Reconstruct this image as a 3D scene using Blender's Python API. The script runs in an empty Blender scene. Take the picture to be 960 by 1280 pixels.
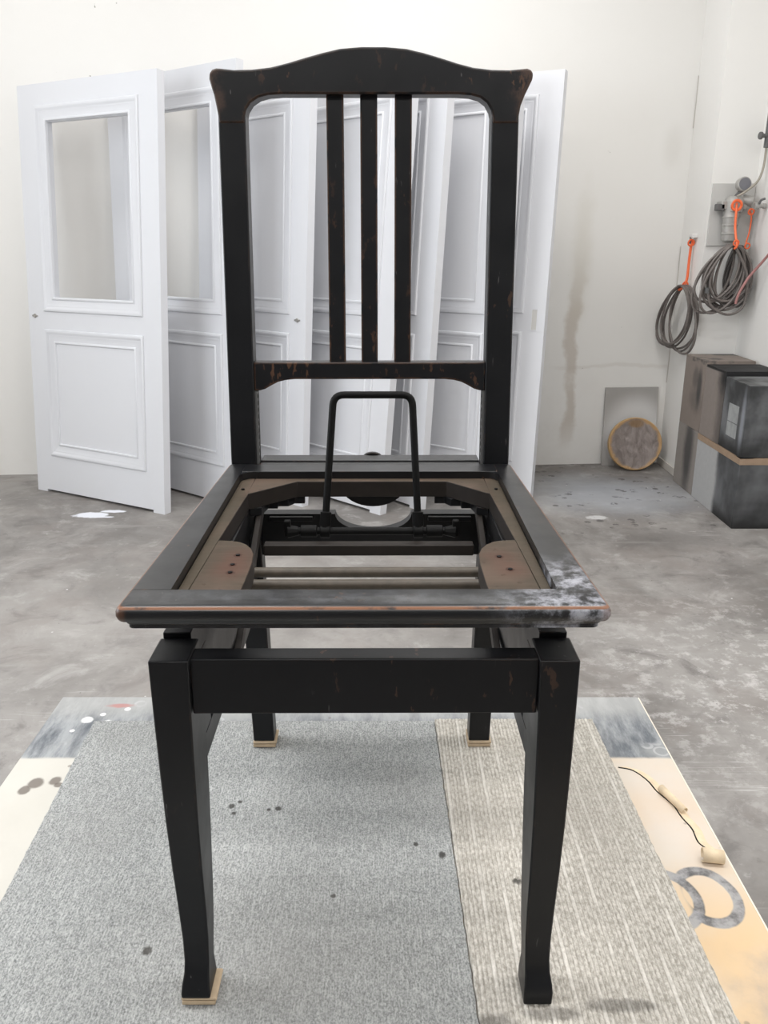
import bpy, bmesh, math, random
from mathutils import Vector, Matrix, noise
random.seed(7)
S = bpy.context.scene
C = S.collection
R = math.radians

# ------------------------------------------------------------------ camera
cam_d = bpy.data.cameras.new('camera')
cam = bpy.data.objects.new('camera', cam_d)
C.objects.link(cam)
cam.location = (0, 0, 1.31)
cam.rotation_euler = (R(90 - 18.05), 0, 0)
cam_d.sensor_fit = 'VERTICAL'
cam_d.sensor_height = 32
cam_d.lens = 26.0
cam_d.clip_start = 0.02
S.camera = cam

# ------------------------------------------------------------------ world, lamps, exposure
w = bpy.data.worlds.new('world')
S.world = w
w.use_nodes = True
w.node_tree.nodes['Background'].inputs[0].default_value = (0.75, 0.85, 1.0, 1)
w.node_tree.nodes['Background'].inputs[1].default_value = 0.6
S.view_settings.view_transform = 'Standard'
S.view_settings.look = 'None'
S.view_settings.gamma = 1
S.view_settings.use_curve_mapping = False
S.view_settings.exposure = -0.66


def area(name, loc, rot, sx, sy, power, col=(1, 1, 1)):
    d = bpy.data.lights.new(name, 'AREA')
    d.shape = 'RECTANGLE'
    d.size, d.size_y, d.energy, d.color = sx, sy, power, col
    o = bpy.data.objects.new(name, d)
    o.location = loc
    o.rotation_euler = rot
    C.objects.link(o)
    return o


CEIL = 3.4
# unseen ceiling luminaires: first read off the bright wall, others added as fill (each sits just under a housing built further down)
LUM = [(0.35, 3.65), (-2.0, 3.65), (-0.9, 1.1), (0.9, 1.1), (-0.9, -1.3), (0.9, -1.3)]
LPOW = [38, 16, 46, 46, 46, 42]
for (x, y), p in zip(LUM, LPOW):
    area('unseen_ceiling_lamp', (x, y, CEIL - 0.075), (0, 0, 0), 1.3, 0.22, p, (1.0, 0.985, 0.965))
# daylight fill from an added, unseen window in the left wall
area('added_window_fill', (-3.1, 1.3, 2.0), (0, R(-90), 0), 1.5, 3.0, 78, (0.93, 0.965, 1.0))


# ------------------------------------------------------------------ node helpers
class NT:
    def __init__(s, name):
        s.m = bpy.data.materials.new(name)
        s.m.use_nodes = True
        s.t = s.m.node_tree
        s.b = s.t.nodes['Principled BSDF']

    def n(s, typ, **kw):
        nd = s.t.nodes.new(typ)
        for k, v in kw.items():
            setattr(nd, k, v)
        return nd

    def link(s, a, b):
        s.t.links.new(a, b)

    def put(s, sock, v):
        if isinstance(v, (int, float)):
            sock.default_value = v
        elif isinstance(v, tuple):
            sock.default_value = v if len(v) == len(sock.default_value) else (*v, 1)
        else:
            s.link(v, sock)

    def co(s, scale=(1, 1, 1), loc=(0, 0, 0), rot=(0, 0, 0), kind='Object'):
        tc = s.n('ShaderNodeTexCoord')
        mp = s.n('ShaderNodeMapping')
        mp.inputs['Scale'].default_value = scale
        mp.inputs['Location'].default_value = loc
        mp.inputs['Rotation'].default_value = rot
        s.link(tc.outputs[kind], mp.inputs['Vector'])
        return mp.outputs[0]

    def noise(s, vec, scale=5, detail=4, rough=.55, dist=0):
        nd = s.n('ShaderNodeTexNoise')
        s.link(vec, nd.inputs['Vector'])
        nd.inputs['Scale'].default_value = scale
        nd.inputs['Detail'].default_value = detail
        nd.inputs['Roughness'].default_value = rough
        nd.inputs['Distortion'].default_value = dist
        return nd.outputs['Fac']

    def vor(s, vec, scale=5, out='Distance', feat='F1', rnd=1.0):
        nd = s.n('ShaderNodeTexVoronoi', feature=feat)
        s.link(vec, nd.inputs['Vector'])
        nd.inputs['Scale'].default_value = scale
        nd.inputs['Randomness'].default_value = rnd
        return nd.outputs[out]

    def ramp(s, fac, a, b):
        nd = s.n('ShaderNodeMapRange')
        nd.interpolation_type = 'SMOOTHSTEP'
        s.put(nd.inputs['Value'], fac)
        nd.inputs['From Min'].default_value = a
        nd.inputs['From Max'].default_value = b
        return nd.outputs[0]

    def math(s, op, a, b=0.0, c=None):
        nd = s.n('ShaderNodeMath', operation=op)
        s.put(nd.inputs[0], a)
        s.put(nd.inputs[1], b)
        if c is not None:
            s.put(nd.inputs[2], c)
        return nd.outputs[0]

    def mix(s, fac, a, b):
        nd = s.n('ShaderNodeMix', data_type='RGBA')
        s.put(nd.inputs['Factor'], fac)
        s.put(nd.inputs[6], a)
        s.put(nd.inputs[7], b)
        return nd.outputs[2]

    def sep(s, vec):
        nd = s.n('ShaderNodeSeparateXYZ')
        s.link(vec, nd.inputs[0])
        return nd.outputs

    def bump(s, h, strength=.3, dist=.002):
        nd = s.n('ShaderNodeBump')
        s.put(nd.inputs['Height'], h)
        nd.inputs['Strength'].default_value = strength
        nd.inputs['Distance'].default_value = dist
        s.link(nd.outputs[0], s.b.inputs['Normal'])

    def blob(s, xyz, cx, cy, rx, ry, soft=.5, wob=None, k=.4):
        """soft elliptical mark of its own: 1 inside, 0 outside"""
        dx = s.math('DIVIDE', s.math('SUBTRACT', xyz[0], cx), rx)
        dy = s.math('DIVIDE', s.math('SUBTRACT', xyz[1], cy), ry)
        d = s.math('SQRT', s.math('ADD', s.math('MULTIPLY', dx, dx), s.math('MULTIPLY', dy, dy)))
        if wob is not None:
            d = s.math('ADD', d, s.math('MULTIPLY', s.math('SUBTRACT', wob, .5), k))
        return s.ramp(d, 1 + soft * .5, 1 - soft * .5)

    def fin(s, col, rough=.5, spec=None, metal=None):
        s.put(s.b.inputs['Base Color'], col)
        s.put(s.b.inputs['Roughness'], rough)
        if spec is not None:
            s.put(s.b.inputs['Specular IOR Level'], spec)
        if metal is not None:
            s.put(s.b.inputs['Metallic'], metal)
        return s.m


# ------------------------------------------------------------------ materials
def simple(name, col, rough=.5, spec=.5, metal=0, var=.06, scale=12):
    t = NT(name)
    n = t.noise(t.co(), scale, 4)
    a = tuple(c * (1 - var) for c in col)
    b = tuple(min(1, c * (1 + var)) for c in col)
    return t.fin(t.mix(n, a, b), rough, spec, metal)


def lacquer(name, wear=1.0, dusty_sheen=False, edge=.0016):
    """old black lacquer: scratches, specks and edges rubbed back to brown wood"""
    t = NT(name)
    co = t.co()
    base = t.mix(t.noise(co, 9, 5), (.0040, .0043, .0054), (.0075, .0078, .0092))
    brown = t.mix(t.noise(co, 60, 4), (.045, .023, .014), (.17, .085, .048))
    if wear == 1.0:
        brown = t.mix(t.noise(co, 60, 4), (.035, .020, .014), (.085, .048, .032))
    # edges
    bv = t.n('ShaderNodeBevel', samples=4)
    bv.inputs['Radius'].default_value = edge
    geo = t.n('ShaderNodeNewGeometry')
    dt = t.n('ShaderNodeVectorMath', operation='DOT_PRODUCT')
    t.link(bv.outputs[0], dt.inputs[0])
    t.link(geo.outputs['Normal'], dt.inputs[1])
    e = t.ramp(dt.outputs['Value'], .992, .93)
    en = t.ramp(t.noise(co, 26, 5, .65), .60 - .09 * wear, .66 - .07 * wear)
    em = t.math('MULTIPLY', e, en)
    # specks and chips
    v1 = t.noise(t.co((1, 1, .38)), 95, 3, .6)
    v2 = t.noise(t.co(loc=(0, 0, 0) if wear > 2 else (2.3, 1.7, .6)), 7, 3)
    sp = t.math('MULTIPLY', t.ramp(v1, .635 - (.02 if wear > 2 else 0), .66), t.ramp(v2, .60 - .07 * wear, .70))
    big = t.math('MULTIPLY', t.ramp(t.noise(t.co((1, 1, .45)), 44, 6, .75), .61, .66), t.ramp(t.noise(co, 8.5, 2), .665 - .035 * wear, .74 - .035 * wear))
    sp = t.math('MAXIMUM', sp, t.math('MULTIPLY', big, .8 if wear > 2 else .22))
    # fine light scratches
    v3 = t.noise(t.co((1, 1, .16), rot=(.3, .35, .2)), 210, 2, .5)
    v4 = t.noise(co, 13, 2)
    sc = t.math('MULTIPLY', t.math('MULTIPLY', t.ramp(v3, .69, .73), t.ramp(v4, .52, .64)), .5)
    col = t.mix(t.math('MAXIMUM', em, t.math('MULTIPLY', sp, .75)), base, brown)
    col = t.mix(sc, col, (.16, .15, .15))
    if wear > 2:          # the ears of the crest rail are rubbed brown
        xz = t.sep(co)
        ax = t.math('ABSOLUTE', xz[0])
        wob = t.noise(co, 45, 5, .7)
        k = t.math('MULTIPLY', t.ramp(t.math('ADD', ax, t.math('MULTIPLY', t.math('SUBTRACT', wob, .5), .05)), .172, .200), t.ramp(xz[2], .885, .90))
        k = t.math('MULTIPLY', k, t.ramp(t.noise(t.co((1, 1, .5)), 75, 4, .7), .36, .52))
        col = t.mix(t.math('MULTIPLY', k, .8), col, (.075, .044, .032))
    rough = t.math('ADD', .22 if dusty_sheen else .26, t.math('MULTIPLY', t.noise(co, 22, 4), .22))
    if dusty_sheen:
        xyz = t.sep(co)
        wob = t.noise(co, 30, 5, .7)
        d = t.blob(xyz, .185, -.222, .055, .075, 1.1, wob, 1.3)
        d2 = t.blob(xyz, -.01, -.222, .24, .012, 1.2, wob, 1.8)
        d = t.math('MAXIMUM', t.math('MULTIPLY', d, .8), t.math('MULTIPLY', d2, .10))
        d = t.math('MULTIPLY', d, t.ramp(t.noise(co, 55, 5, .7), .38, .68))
        col = t.mix(d, col, (.42, .43, .48))  # bright reflection painted into the seat-top colour as a dusty sheen
        # orange wear line along the front arris
        zz = t.ramp(t.math('ABSOLUTE', t.math('SUBTRACT', xyz[2], .4511)), .0012, .0006)
        sidex = t.math('ABSOLUTE', xyz[0])
        front = t.math('MAXIMUM', t.ramp(xyz[1], -.236, -.2385), t.ramp(t.math('ADD', sidex, t.math('MULTIPLY', xyz[1], .0309)), .1945, .1952))
        line = t.math('MULTIPLY', t.math('MULTIPLY', zz, front), t.ramp(t.noise(co, 24, 4, .75), .28, .46))
        corner = t.math('MULTIPLY', t.blob((sidex, xyz[1]), .206, -.243, .008, .008, .6, wob, .8), t.ramp(xyz[2], .434, .438))
        col = t.mix(t.math('MAXIMUM', line, t.math('MULTIPLY', corner, .3)), col, (.20, .085, .042))
    t.bump(t.noise(co, 70, 4), .12, .0006)
    return t.fin(col, rough, .5 if dusty_sheen else .28)


M = {}
M['black'] = lacquer('worn_black_lacquer', 1.0)
M['black_worn'] = lacquer('very_worn_black_lacquer', 2.4, edge=.0032)
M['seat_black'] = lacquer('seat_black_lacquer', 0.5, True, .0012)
M['iron'] = simple('blackened_iron', (.0045, .0045, .0046), .55, .14, 0, .3, 60)
M['rod'] = simple('grimy_rod', (.070, .056, .042), .5, .5, 0, .5, 90)
M['arm'] = simple('grimy_arm', (.018, .014, .012), .5, .3, 0, .5, 50)
M['steel'] = simple('dull_steel', (.42, .41, .39), .4, .5, .8, .2, 80)


def bare_wood():
    t = NT('bare_brown_wood')
    co = t.co()
    g = t.noise(t.co((1, 9, 1)), 16, 6, .6)
    n = t.noise(co, 11, 4, .6)
    col = t.mix(g, (.030, .022, .015), (.085, .062, .042))
    col = t.mix(t.ramp(n, .40, .66), col, (.088, .060, .043))
    xyz = t.sep(co)
    rail = t.ramp(t.math('ABSOLUTE', xyz[0]), .152, .158)
    col = t.mix(t.math('MULTIPLY', rail, .5), col, (.060, .050, .034))
    sp = t.ramp(t.noise(co, 120, 3), .64, .74)
    col = t.mix(t.math('MULTIPLY', sp, .8), col, (.04, .022, .014))
    # screw-hole stains on the two front blocks
    for cx, cy in ((-.127, -.10), (-.128, -.125), (-.127, -.145), (.131, -.105), (.137, -.138)):
        k = t.blob(xyz, cx, cy, .0042, .005, .5, t.noise(co, 200, 2), .9)
        col = t.mix(t.math('MULTIPLY', k, .9), col, (.022, .009, .006))
        k = t.blob(xyz, cx, cy, .016, .018, 1.4, t.noise(co, 80, 3), .9)
        col = t.mix(t.math('MULTIPLY', k, .35), col, (.09, .032, .02))
    t.bump(g, .35, .0008)
    return t.fin(col, .7, .3)


M['bare'] = bare_wood()
M['pad'] = simple('folded_card', (.46, .36, .25), .8, .2, 0, .3, 60)


def door_mat():
    t = NT('white_door_paint')
    n = t.noise(t.co((1, 1, 1)), 3, 3)
    t.bump(t.noise(t.co(), 220, 2), .05, .0005)
    return t.fin(t.mix(n, (.71, .72, .755), (.74, .75, .785)), .38, .45)


M['door'] = door_mat()
M['hole'] = simple('dark_void', (.03, .03, .03), .9, .1)


def wall_mat(name, stains):
    t = NT(name)
    co = t.co()
    col = t.mix(t.noise(co, 1.1, 4), (.83, .815, .785), (.87, .86, .84))
    if stains:
        xyz = t.sep(co)
        x = t.math('ADD', xyz[0], t.math('MULTIPLY', t.math('SUBTRACT', t.noise(co, 2.4, 5, .6), .5), .20))
        z = xyz[2]
        m = t.ramp(t.math('ABSOLUTE', t.math('SUBTRACT', x, 1.12)), .050, .016)
        m = t.math('MULTIPLY', m, t.math('MULTIPLY', t.ramp(z, .05, .3), t.ramp(z, 1.30, .85)))
        m = t.math('MULTIPLY', m, t.ramp(t.noise(co, 4, 5, .6), .22, .5))
        col = t.mix(t.math('MULTIPLY', m, .6), col, (.50, .43, .36))
        m2 = t.blob((xyz[0], z), 1.13, 1.22, .05, .30, 1.6, t.noise(co, 7, 5), 1.2)
        col = t.mix(t.math('MULTIPLY', m2, .28), col, (.58, .54, .44))
        m3 = t.blob((xyz[0], z), 1.60, 1.80, .05, .09, 1.5, t.noise(co, 7, 5), .8)
        col = t.mix(t.math('MULTIPLY', m3, .22), col, (.58, .55, .50))
        # grubby wash near the floor and a horizontal tide mark
        lo = t.math('MULTIPLY', t.ramp(z, .75, .1), t.ramp(t.noise(co, 2.2, 6, .65), .40, .70))
        col = t.mix(t.math('MULTIPLY', lo, .28), col, (.60, .54, .47))
        tide = t.ramp(t.math('ABSOLUTE', t.math('SUBTRACT', t.math('ADD', z, t.math('MULTIPLY', t.noise(co, 3, 4), .12)), .66)), .016, .004)
        tide = t.math('MULTIPLY', tide, t.ramp(xyz[0], .95, 1.1))
        col = t.mix(t.math('MULTIPLY', tide, .22), col, (.55, .50, .44))
        ch = t.math('MULTIPLY', t.ramp(t.noise(co, 26, 3), .735, .76), t.ramp(t.noise(co, 3, 2), .5, .6))
        col = t.mix(ch, col, (.35, .34, .30))
    t.bump(t.noise(co, 14, 6), .12, .004)
    return t.fin(col, .7, .35)


M['wall_far'] = simple('grey_workshop_wall', (.20, .20, .20), .7, .3)
M['wall'] = wall_mat('white_wall_paint', False)
M['wall_b'] = wall_mat('stained_white_wall_paint', True)


def floor_mat():
    t = NT('spattered_concrete')
    co = t.co()
    xyz = t.sep(co)
    n1 = t.noise(co, 1.3, 6, .62, .5)
    n2 = t.noise(co, 5.5, 7, .68, .6)
    n3 = t.noise(co, 26, 6, .7)
    col = t.mix(t.ramp(n1, .36, .62), (.185, .173, .163), (.325, .309, .295))
    col = t.mix(t.math('MULTIPLY', t.ramp(n2, .52, .72), .55), col, (.50, .485, .47))
    col = t.mix(t.math('MULTIPLY', t.ramp(n2, .50, .30), .70), col, (.135, .125, .120))
    col = t.mix(t.math('MULTIPLY', t.ramp(n3, .58, .75), .35), col, (.56, .545, .53))
    col = t.mix(t.math('MULTIPLY', t.ramp(n3, .42, .28), .35), col, (.12, .112, .108))
    col = t.mix(t.math('MULTIPLY', t.ramp(t.noise(t.co(loc=(5, 3, 0)), 2.6, 6, .65), .46, .66), .45), col, (.235, .205, .188))
    # trowel sweeps
    sw = t.noise(t.co((.35, 2.6, 1), rot=(0, 0, .6)), 4, 6, .65)
    col = t.mix(t.math('MULTIPLY', t.ramp(sw, .55, .75), .30), col, (.50, .485, .465))
    # bluish overspray patch by the sieve
    wob = t.noise(co, 4, 5, .65)
    bl = t.blob(xyz, 1.22, 4.35, .42, .32, 1.4, wob, 1.2)
    col = t.mix(t.math('MULTIPLY', bl, .6), col, (.43, .46, .51))
    bl = t.blob(xyz, -.55, 2.9, .7, .55, 1.5, wob, 1.3)
    col = t.mix(t.math('MULTIPLY', bl, .25), col, (.52, .49, .46))
    # white blotch by the first door
    for cx, cy, rx, ry in ((-1.47, 3.97, .085, .045), (-1.38, 4.03, .06, .022), (-1.40, 3.94, .05, .012)):
        k = t.blob(xyz, cx, cy, rx, ry, .35, t.noise(co, 22, 4), .9)
        col = t.mix(k, col, (.78, .80, .86))
    k = t.blob(xyz, 1.06, 3.93, .05, .03, .5, t.noise(co, 30, 4), 1.2)
    col = t.mix(t.math('MULTIPLY', k, .7), col, (.68, .68, .68))
    # white crusty patches to the right of the table
    pat = t.math('MULTIPLY', t.blob(xyz, 1.35, 2.25, .62, .55, 1.6, wob, 1.2), t.ramp(t.noise(co, 15, 7, .75), .50, .62))
    col = t.mix(t.math('MULTIPLY', pat, .6), col, (.66, .64, .63))
    # dark footprints of something wet, right rear
    tr = t.math('MULTIPLY', t.ramp(t.vor(co, 15), .34, .26), t.ramp(t.noise(co, 2.4, 3), .47, .55))
    tr = t.math('MULTIPLY', tr, t.math('MULTIPLY', t.ramp(xyz[1], 3.5, 3.8), t.ramp(xyz[0], .4, .7)))
    tr = t.math('MULTIPLY', tr, t.ramp(n3, .44, .54))
    col = t.mix(t.math('MULTIPLY', tr, .75), col, (.075, .07, .068))
    dk = t.blob(xyz, 1.35, 3.62, .22, .12, 1.4, wob, 1.0)
    col = t.mix(t.math('MULTIPLY', dk, .45), col, (.13, .12, .115))
    # white and dark drips
    for sc, th_, cc in ((17, .085, (.80, .80, .80)), (23, .075, (.07, .068, .066))):
        v = t.vor(co, sc)
        sel = t.ramp(t.noise(co, sc * .41, 2), .60, .64)
        col = t.mix(t.math('MULTIPLY', t.math('MULTIPLY', t.ramp(v, th_, th_ * .6), sel), .85), col, cc)
    # long scratches
    sx = t.noise(t.co((.25, 7, 1), rot=(0, 0, -.35)), 6, 2, .4)
    sl = t.math('MULTIPLY', t.ramp(t.math('ABSOLUTE', t.math('SUBTRACT', sx, .5)), .006, .002), t.ramp(t.noise(co, 1.7, 2), .60, .66))
    col = t.mix(t.math('MULTIPLY', sl, .5), col, (.66, .65, .64))
    t.bump(n3, .18, .003)
    return t.fin(col, t.math('ADD', .42, t.math('MULTIPLY', n2, .3)), .45)


M['floor'] = floor_mat()


def table_mat():
    t = NT('paint_spattered_board')
    co = t.co()
    xyz = t.sep(co)
    n = t.noise(co, 7, 5, .6)
    n2 = t.noise(co, 30, 5, .65)
    cream = t.mix(n, (.52, .50, .45), (.63, .61, .56))
    tan = t.mix(t.ramp(n, .36, .66), (.64, .50, .34), (.62, .56, .48))
    side = t.ramp(xyz[0], -.05, .05)
    col = t.mix(side, cream, tan)
    # ochre run-off low on the right
    k = t.blob(xyz, .43, .70, .09, .10, 1.2, n, .9)
    col = t.mix(t.math('MULTIPLY', k, .5), col, (.74, .50, .26))
    pk = t.blob(xyz, .40, .97, .06, .14, 1.2, n, .9)
    col = t.mix(t.math('MULTIPLY', pk, .55), col, (.68, .60, .54))
    # lower right worn grey
    k = t.blob(xyz, .45, .60, .07, .10, 1.3, n2, 1.3)
    col = t.mix(t.math('MULTIPLY', k, .7), col, (.27, .25, .26))
    # grey painted strip along the far edge
    yy = t.math('ADD', xyz[1], t.math('MULTIPLY', t.math('SUBTRACT', n2, .5), .006))
    g = t.ramp(yy, 1.082, 1.090)
    streak = t.noise(t.co((1.0, .25, 1)), 38, 5, .7)
    grey = t.mix(t.ramp(streak, .35, .68), (.10, .115, .135), (.36, .375, .39))
    grey = t.mix(t.ramp(n, .48, .7), grey, (.30, .31, .31))
    grey = t.mix(t.math('MULTIPLY', t.ramp(yy, 1.17, 1.235), .7), grey, (.42, .42, .41))
    rg = t.math('MULTIPLY', t.ramp(t.math('ABSOLUTE', t.math('SUBTRACT', t.vor(co, 24), .26)), .06, .02), t.ramp(n, .52, .62))
    grey = t.mix(t.math('MULTIPLY', rg, .45), grey, (.58, .58, .60))
    col = t.mix(g, col, grey)
    for cx, cy, r in ((-.487, 1.192, .009), (-.452, 1.182, .009), (-.466, 1.208, .005), (-.43, 1.225, .005), (-.5, 1.16, .004)):
        col = t.mix(t.blob(xyz, cx, cy, r, r, .5, n2, 1.0), col, (.82, .82, .82))
    col = t.mix(t.math('MULTIPLY', t.blob(xyz, -.445, 1.236, .02, .006, .8, n2, 1.2), .6), col, (.45, .12, .10))
    # ring-shaped marks of scraped paint
    for cx, cy, r in ((.388, .806, .033), (.338, .802, .034)):
        dx = t.math('SUBTRACT', xyz[0], cx)
        dy = t.math('MULTIPLY', t.math('SUBTRACT', xyz[1], cy), .80)
        d = t.math('SQRT', t.math('ADD', t.math('MULTIPLY', dx, dx), t.math('MULTIPLY', dy, dy)))
        d = t.math('ADD', d, t.math('MULTIPLY', t.math('SUBTRACT', n, .5), .012))
        ring = t.ramp(t.math('ABSOLUTE', t.math('SUBTRACT', d, r)), .0075, .005)
        if cx < .36:
            ring = t.math('MULTIPLY', ring, t.ramp(dx, -.004, .004))
        else:
            ring = t.math('MULTIPLY', ring, t.ramp(t.math('ADD', dx, t.math('MULTIPLY', n2, .01)), -.026, -.016))
        col = t.mix(t.math('MULTIPLY', ring, .95), col, t.mix(t.ramp(n2, .35, .62), (.055, .06, .07), (.34, .34, .35)))
    # brown blots, left
    for cx, cy, rx, ry in ((-.505, 1.025, .010, .012), (-.515, 1.008, .008, .010), (-.478, 1.030, .008, .010), (-.470, 1.020, .007, .006)):
        col = t.mix(t.math('MULTIPLY', t.blob(xyz, cx, cy, rx, ry, .5, n2, 1.0), .8), col, (.10, .075, .06))
    sp = t.math('MULTIPLY', t.ramp(t.vor(co, 26), .10, .06), t.ramp(t.noise(co, 12, 2), .56, .6))
    col = t.mix(t.math('MULTIPLY', sp, .6), col, (.16, .13, .11))
    t.bump(n2, .12, .001)
    return t.fin(col, t.math('ADD', .22, t.math('MULTIPLY', n2, .3)), .5)


M['board'] = table_mat()
M['board_edge'] = simple('board_edge_pale', (.80, .74, .64), .5, .4)
M['timber'] = simple('raw_timber', (.42, .30, .18), .7, .3, 0, .2, 20)
M['peel'] = simple('peeled_veneer', (.74, .60, .42), .55, .4, 0, .25, 60)


def carpet_mat(kind):
    t = NT('carpet_' + kind)
    co = t.co()
    xyz = t.sep(co)
    big = t.noise(co, 4.5, 4, .6)
    if kind == 'grey':
        f = t.noise(t.co((1.0, .6, 1)), 520, 3, .75)
        f2 = t.noise(t.co((1, .12, 1)), 420, 2, .5)
        col = t.mix(t.ramp(f, .28, .72), (.165, .175, .175), (.52, .53, .525))
        col = t.mix(t.math('MULTIPLY', t.ramp(f2, .5, .72), .4), col, (.66, .67, .66))
        col = t.mix(t.math('MULTIPLY', t.ramp(big, .42, .72), .25), col, (.28, .275, .265))
    else:
        f = t.noise(t.co((1, .5, 1)), 260, 3, .7)
        col = t.mix(t.ramp(f, .30, .70), (.34, .318, .28), (.63, .60, .55))
        # every fifth rib is a paler yarn
        ph = t.math('FRACT', t.math('DIVIDE', t.math('ADD', xyz[0], t.math('MULTIPLY', t.math('SUBTRACT', t.noise(co, 14, 2), .5), .004)), .0263))
        st = t.ramp(t.math('ABSOLUTE', t.math('SUBTRACT', ph, .5)), .12, .05)
        col = t.mix(t.math('MULTIPLY', t.math('MULTIPLY', st, t.ramp(t.noise(t.co((1, .3, 1)), 60, 3), .35, .6)), .5), col, (.78, .75, .70))
        ph2 = t.math('FRACT', t.math('DIVIDE', xyz[0], .00525))
        gr = t.ramp(t.math('ABSOLUTE', t.math('SUBTRACT', ph2, .5)), .32, .48)
        col = t.mix(t.math('MULTIPLY', gr, .45), col, (.25, .235, .205))
        col = t.mix(t.math('MULTIPLY', t.ramp(big, .46, .70), .28), col, (.36, .335, .30))
    spots = ((.074, .870, .005, .006), (-.21, .965, .0045, .005), (-.20, .975, .003, .003), (-.205, .95, .003, .003),
             (-.145, .96, .005, .004), (-.158, .958, .003, .003), (.041, .889, .003, .004), (-.06, .80, .003, .003),
             (-.26, .72, .005, .006), (-.27, .62, .004, .004)) if kind == 'grey' else \
        ((.162, .823, .0055, .005), (.25, 1.12, .012, .01), (.17, .64, .03, .008), (.24, .65, .035, .008), (.11, .63, .02, .01))
    for cx, cy, rx, ry in spots:
        k = t.blob(xyz, cx, cy, rx, ry, .8, t.noise(co, 120, 3), 1.1)
        col = t.mix(t.math('MULTIPLY', k, .85 if rx < .01 else .5), col, (.05, .047, .043))
    if kind == 'grey':
        k = t.blob(xyz, -.10, .70, .20, .12, 1.7, big, 1.2)
        col = t.mix(t.math('MULTIPLY', k, .22), col, (.20, .185, .165))
    t.bump(f, .6, .0015)
    return t.fin(col, .95, .1)


M['carpet_grey'] = carpet_mat('grey')
M['carpet_beige'] = carpet_mat('beige')


def carton_mat(name, base, dark, mode):
    """cardboard with black overspray: the spray has a shape of its own"""
    t = NT(name)
    co = t.co()
    xyz = t.sep(co)
    wob = t.noise(co, 5, 5, .6)
    fine = t.noise(co, 40, 4)
    col = t.mix(fine, tuple(c * .9 for c in base), tuple(c * 1.1 for c in base))
    if mode == 'tall':        # two soft dark runs over the side
        for cy, cz, ry, rz, k in ((.13, .27, .035, .05, .5), (.065, .22, .03, .09, .8), (.10, .15, .09, .06, .35)):
            b = t.blob((xyz[1], xyz[2]), cy, cz, ry, rz, 1.1, wob, 1.0)
            col = t.mix(t.math('MULTIPLY', b, k), col, dark)
        top = t.math('MULTIPLY', t.ramp(xyz[2], .345, .355), t.ramp(t.noise(co, 9, 5), .50, .62))
        col = t.mix(t.math('MULTIPLY', top, .75), col, dark)
    elif mode == 'tall_low':
        b = t.blob((xyz[1], xyz[2]), .12, .20, .06, .22, 1.2, wob, .8)
        col = t.mix(t.math('MULTIPLY', b, .8), col, dark)
    elif mode == 'wide_low':  # rear half of the side stays pale, the rest is sprayed
        yy = t.math('ADD', xyz[1], t.math('MULTIPLY', t.math('SUBTRACT', wob, .5), .06))
        d = t.ramp(yy, .285, .235)
        lump = t.ramp(t.noise(co, 3.2, 4), .35, .7)
        sh = t.mix(lump, dark, tuple(c * 4.2 for c in dark))
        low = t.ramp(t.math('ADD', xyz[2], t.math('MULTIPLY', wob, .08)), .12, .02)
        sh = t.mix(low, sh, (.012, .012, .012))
        col = t.mix(d, col, sh)
    elif mode == 'mid':
        top = t.ramp(xyz[2], .345, .352)
        yy = t.math('ADD', xyz[1], t.math('MULTIPLY', t.math('SUBTRACT', wob, .5), .12))
        d = t.math('MULTIPLY', t.ramp(yy, .10, .0), t.ramp(xyz[2], .20, .33))
        col = t.mix(t.math('MAXIMUM', top, d), col, dark)
        d = t.ramp(yy, .10, .0)
        col = t.mix(t.math('MULTIPLY', d, .55), col, dark)
    else:                     # fully sprayed with paler streaks
        lump = t.ramp(t.noise(co, 4.5, 4), .35, .7)
        col = t.mix(lump, dark, tuple(c * 4.5 for c in dark))
        st = t.blob((xyz[1], xyz[2]), .035, .15, .02, .13, 1.2, wob, .6)
        col = t.mix(t.math('MULTIPLY', st, .6), col, (.36, .38, .42))
        tp = t.math('MULTIPLY', t.ramp(xyz[2], .334, .338), t.ramp(t.noise(co, 7, 5), .36, .6))
        col = t.mix(t.math('MULTIPLY', tp, .7), col, (.22, .23, .23))
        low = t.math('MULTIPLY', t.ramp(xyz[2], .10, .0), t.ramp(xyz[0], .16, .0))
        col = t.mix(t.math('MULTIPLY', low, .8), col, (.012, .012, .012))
    return t.fin(col, .6, .35)


DK = (.038, .039, .041)
M['carton_tall'] = carton_mat('overspray_cardboard', (.24, .20, .175), DK, 'tall')
M['carton_tall_low'] = carton_mat('overspray_cardboard_streaked', (.27, .245, .225), DK, 'tall_low')
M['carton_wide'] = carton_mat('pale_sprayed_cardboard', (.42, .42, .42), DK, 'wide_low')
M['carton_mid'] = carton_mat('brown_grey_cardboard', (.25, .215, .195), (.015, .015, .016), 'mid')
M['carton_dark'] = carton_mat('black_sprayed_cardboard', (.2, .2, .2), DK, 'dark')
M['tape'] = simple('brown_tape', (.34, .24, .165), .45, .5, 0, .25, 30)
M['label'] = simple('greyed_paper_label', (.33, .34, .34), .6, .3, 0, .35, 26)


def sheet_mat():
    t = NT('grey_sheet_with_halo')
    co = t.co()
    xyz = t.sep(co)
    wob = t.noise(co, 6, 4)
    col = t.mix(wob, (.36, .345, .33), (.42, .405, .39))
    b = t.blob((xyz[0], xyz[2]), .19, .19, .185, .215, .7, wob, .15)
    return t.fin(t.mix(b, col, (.72, .715, .71)), .55, .4)


M['sheet'] = sheet_mat()


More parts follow.
